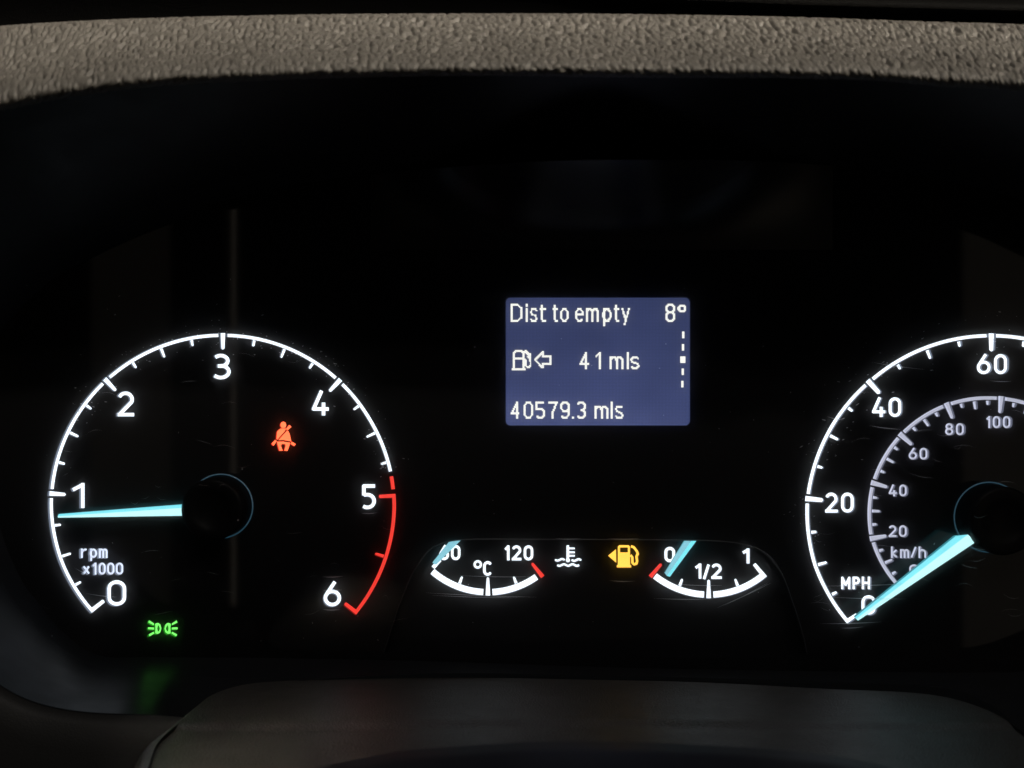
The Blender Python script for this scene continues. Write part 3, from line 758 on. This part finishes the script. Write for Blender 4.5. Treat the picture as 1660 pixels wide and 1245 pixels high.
def scratch(x0, y0, x1, y1, w_=.45, sag=1.0):
    b = len(V); N = 10
    for i in range(N + 1):
        t = i / N; ww_ = w_ * math.sin(math.pi * min(max(t, .04), .96)); y = y0 + (y1 - y0) * t + sag * math.sin(math.pi * t)
        V.append(W(x0 + (x1 - x0) * t, y - ww_, yL - .0001)); V.append(W(x0 + (x1 - x0) * t, y + ww_, yL - .0001))
    for i in range(N): Fc.append([b + 2 * i, b + 2 * i + 2, b + 2 * i + 3, b + 2 * i + 1])
for q in ((690, 961, 870, 968, .5), (700, 965, 840, 969, .45), (745, 933, 862, 935, .4), (523, 935, 556, 934, .5), (524, 957, 554, 956, .4), (524, 988, 552, 988, .5), (586, 832, 612, 831, .4),
          (1060, 970, 1150, 971, .5), (1095, 947, 1170, 949, .4), (1330, 1011, 1430, 1008, .5), (1362, 1018, 1400, 1016, .5), (1330, 950, 1480, 946, .4), (1345, 968, 1470, 971, .4),
          (1412, 587, 1500, 599, .35), (1410, 690, 1460, 696, .4), (1340, 675, 1368, 681, .35), (1605, 617, 1640, 618, .5), (1163, 985, 1250, 945, .5), (1175, 981, 1245, 945, .4),
          (140, 962, 190, 968, .4), (120, 920, 145, 932, .35), (985, 873, 1035, 873, .4), (900, 873, 942, 873, .4), (988, 941, 1030, 942, .45)):
    scratch(*q)
for i in range(34):   # faint curved wipe marks
    x = random.uniform(60, 640); y = random.uniform(560, 1010); scratch(x, y, x + random.uniform(8, 34), y + random.uniform(-9, 9), random.uniform(.08, .16), random.uniform(-5, 5))
for i in range(30):
    x = random.uniform(1300, 1640); y = random.uniform(560, 1020); scratch(x, y, x + random.uniform(10, 44), y + random.uniform(-9, 9), random.uniform(.08, .16), random.uniform(-6, 6))
tag(mesh_obj('dust_and_scratches', V, Fc, M['dust'], cluster), kind='stuff')

# ------------------------------------------------------------------ recess round the cluster
pair = spline([(*a, *b) for a, b in LINER], 6)
rows = []
for t in np.linspace(0, 1, 9):
    row = []
    for ax, ay, bx, by, bd in pair:
        A = W(ax, ay, 0.0); B = W(bx, by, bd)
        row.append(A.lerp(B, t))
    rows.append(row)
tag(strip('dial_surround', rows, M['liner'], None, True), 'smooth black recess wall running round the dials under the hood', 'surround')

# panel below the recess on the left
edge_px = spline([(-220, 900), (-120, 1010), (-50, 1072), (0, 1111), (60, 1140), (140, 1155), (215, 1159), (262, 1160), (300, 1163)], 8, False)
rows = []
for dz, dy in ((0, -.0515), (-.0006, -.0530), (-.0022, -.0545), (-.008, -.0560), (-.02, -.0575), (-.06, -.058)):
    rows.append([W(*p, -.0515) + Vector((0, dy + .0515, dz)) for p in edge_px])
tag(strip('lower_fascia', rows, M['fascia'], None), 'dark grey fascia panel under the recess beside the column cover', 'panel')

# ------------------------------------------------------------------ column cover
cowl = empty('column_cover', W(900, 1200, -.07), 'black grained steering column cover below the dials', 'cover')
TX = [(221, 1310), (241, 1245), (255, 1205), (288, 1174), (318, 1147), (345, 1126), (395, 1110), (460, 1104), (560, 1101), (700, 1099), (800, 1099), (990, 1102.5), (1089, 1104.5), (1200, 1109), (1344, 1117), (1465, 1122),
      (1537, 1131), (1597, 1150), (1645, 1177), (1690, 1215), (1730, 1270), (1745, 1310)]
tline = spline(TX, 10, False)
def cdepth(py):   # a nearly level top, one shallow step along it
    z = -.0822 + .0035 * (py - 1100) / 150
    return D * (-z / S / (py - CY) - 1)
rows = []
NV = 64
for j in range(NV + 1):
    row = []
    for px, py in tline:
        v = py + (1330 - py) * (j / NV) ** 1.3 if py < 1325 else py
        p = W(px, v, cdepth(v))
        st = 1 / (1 + math.exp(-(v - (1172 + 3 * math.sin(px / 190))) / 1.2))
        p.z -= .0009 * st
        row.append(p)
    rows.append(row)
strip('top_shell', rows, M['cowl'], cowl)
# rolled edge of the cover
rows = []
T2 = np.array(tline); tg_ = np.gradient(T2, axis=0); tg_ /= np.hypot(*tg_.T)[:, None]; nn = np.c_[tg_[:, 1], -tg_[:, 0]]
for k in range(7):
    t = k / 6
    row = []
    for (px, py), q in zip(tline, nn):
        wdt = 0.7 + 28 * max(0, min(1, (330 - px) / 70)) + 4 * max(0, min(1, (px - 1500) / 100))
        p = W(px, py, cdepth(py))
        o = wdt * S * .8
        row.append(p + Vector((q[0] * o * math.sin(t * math.pi / 2), max(0, q[1] * -1) * o * .8 * math.sin(t * math.pi / 2), -o * .8 * (1 - math.cos(t * math.pi / 2)) - (.03 if k == 6 else 0))))
    rows.append(row)
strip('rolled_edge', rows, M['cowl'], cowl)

# top of the steering wheel hub
arcp = spline([(380, 1285), (450, 1261), (516, 1244), (617, 1223), (665, 1216), (800, 1206), (896, 1202), (1017, 1203), (1101, 1206), (1200, 1211), (1300, 1219), (1392, 1233), (1460, 1250), (1540, 1280)], 8, False)
rows = []
for k in range(10):
    t = k / 9 * math.pi / 2
    rows.append([W(*p, -.115) + Vector((0, -.03 * math.sin(t) , -.02 * (1 - math.cos(t)))) + Vector((0, 0, .0)) for p in arcp])
rows.insert(0, [W(*p, -.115) + Vector((0, .004, -.004)) for p in arcp])
tag(strip('steering_wheel_hub', rows, M['wheel'], None), 'smooth dark curved top of the steering wheel hub in front of the column cover', 'steering wheel')

# ------------------------------------------------------------------ the padded hood over the dials
topc = spline([(-260, 92), (-120, 66), (0, 48), (200, 36), (400, 30.5), (600, 27.5), (900, 27), (1100, 29), (1300, 33), (1500, 40), (1660, 45), (1800, 56), (1960, 76)], 1, False)
botc = spline([(-260, 265), (-120, 212), (0, 180), (119, 157), (253, 140), (434, 130), (600, 125), (819, 123), (1000, 125), (1130, 126), (1277, 127), (1421, 131), (1530, 140), (1660, 148), (1800, 172), (1960, 220)], 1, False)
xs = np.arange(-200, 1900, 1.5)
from itertools import chain
def smooth_curve(P):
    Q = np.array(spline(P, 12, False)); return lambda x: np.interp(x, Q[:, 0], Q[:, 1])
yt = smooth_curve(topc)(xs); yb = smooth_curve(botc)(xs)
# profile from the back of the crest over the sloping face and round under the lip: (share of height, depth)
face = [(-.02, -.050, ), (.0, -.0555), (.2, -.0600), (.4, -.0645), (.55, -.0682), (.68, -.0715), (.79, -.0735), (.88, -.0740), (.95, -.0728), (.99, -.0700), (1.0, -.0665), (.99, -.061)]
prof = np.array(spline(face, 8, False))
sl = np.r_[0, np.cumsum(np.hypot(np.diff(prof[:, 0]) * .0135, np.diff(prof[:, 1])))]
ss = np.linspace(0, sl[-1], 110)
pf = np.interp(ss, sl, prof[:, 0]); pd = np.interp(ss, sl, prof[:, 1])
XX, _ = np.meshgrid(xs, pf); PYY = yt[None, :] + (yb - yt)[None, :] * pf[:, None]; DD = np.repeat(pd[:, None], len(xs), 1)
kf = S * (D + DD) / D
P3 = np.stack([(XX - CX) * kf, DD, -(PYY - CY) * kf], -1)
du = np.gradient(P3, axis=1); dv = np.gradient(P3, axis=0)
N3 = np.cross(du, dv); N3 /= np.linalg.norm(N3, axis=-1, keepdims=True) + 1e-12
if N3[40, 700, 1] > 0: N3 = -N3
# pebble grain: cells drawn out along the curve of the hood
def voro(u, v, seed):
    r = np.random.default_rng(seed); T = r.random((512, 512, 2))
    iu, iv = np.floor(u).astype(int), np.floor(v).astype(int)
    f1 = np.full(u.shape, 9.0); f2 = np.full(u.shape, 9.0)
    for a in (-1, 0, 1):
        for b in (-1, 0, 1):
            c = T[(iu + a) % 512, (iv + b) % 512]
            d = np.hypot(iu + a + c[..., 0] - u, iv + b + c[..., 1] - v)
            f2 = np.minimum(f2, np.maximum(f1, d)); f1 = np.minimum(f1, d)
    return f1, f2
def grain(XX, PY, ss_, scale=1.0):
    # ss_ : arc length across the lip, in drawing units
    V0 = ss_ + (850 * XX - XX * XX / 2) / 700            # constant along the drawn-out pebbles
    warp = 1.3 * np.sin(XX * .11 + ss_ * .23) + 1.1 * np.sin(ss_ * .31 - XX * .07)
    f1, f2 = voro((XX + warp) / (9.8 * scale), (V0 + warp) / (8.2 * scale), 3)
    g1, g2 = voro((XX - warp) / (5.0 * scale), (V0 + warp) / (4.6 * scale), 5)
    return np.clip(1 - (f1 * 1.2) ** 2, 0, 1) * .85 + .15 * np.clip(1 - (g1 * 1.2) ** 2, 0, 1)
SS = np.repeat((ss / (S * .78))[:, None], len(xs), 1)
hgt = grain(XX, PYY, SS)
fade = np.interp(np.arange(len(pf)) / len(pf), [0, .55, .75, 1], [1, 1, .5, .35])[:, None]   # the grain runs out round the lip
P3 = P3 + N3 * ((hgt - .5) * .00105 * fade)[..., None]
nv, nu = P3.shape[:2]
idx = np.arange(nv * nu).reshape(nv, nu)
q = np.stack([idx[:-1, :-1], idx[:-1, 1:], idx[1:, 1:], idx[1:, :-1]], -1).reshape(-1, 4)
tag(mesh_obj('instrument_hood', P3.reshape(-1, 3).tolist(), q.tolist(), M['hood'], None, smooth=True), 'leather grained grey hood lip curving across above both dials', 'hood')

# dashboard top behind the hood
xs2 = np.arange(-300, 1960, 4.0)
rows = []
ybase = np.interp(xs2, [-300, 500, 900, 1060, 1300, 1660, 1960], [-40, -40, -20, 4, 14, 24, 34])
for f, dp_ in ((0, .03), (.15, .026), (.5, .03), (1, .045), (2, .09)):
    rows.append([W(x, y - 40 * f, dp_) for x, y in zip(xs2, ybase)])
rows.insert(0, [p + Vector((0, .004, -.02)) for p in rows[0]])
tag(strip('dashboard_top', rows, M['dash'], None), 'dark grained dashboard top showing beyond the lit hood lip', 'dashboard')
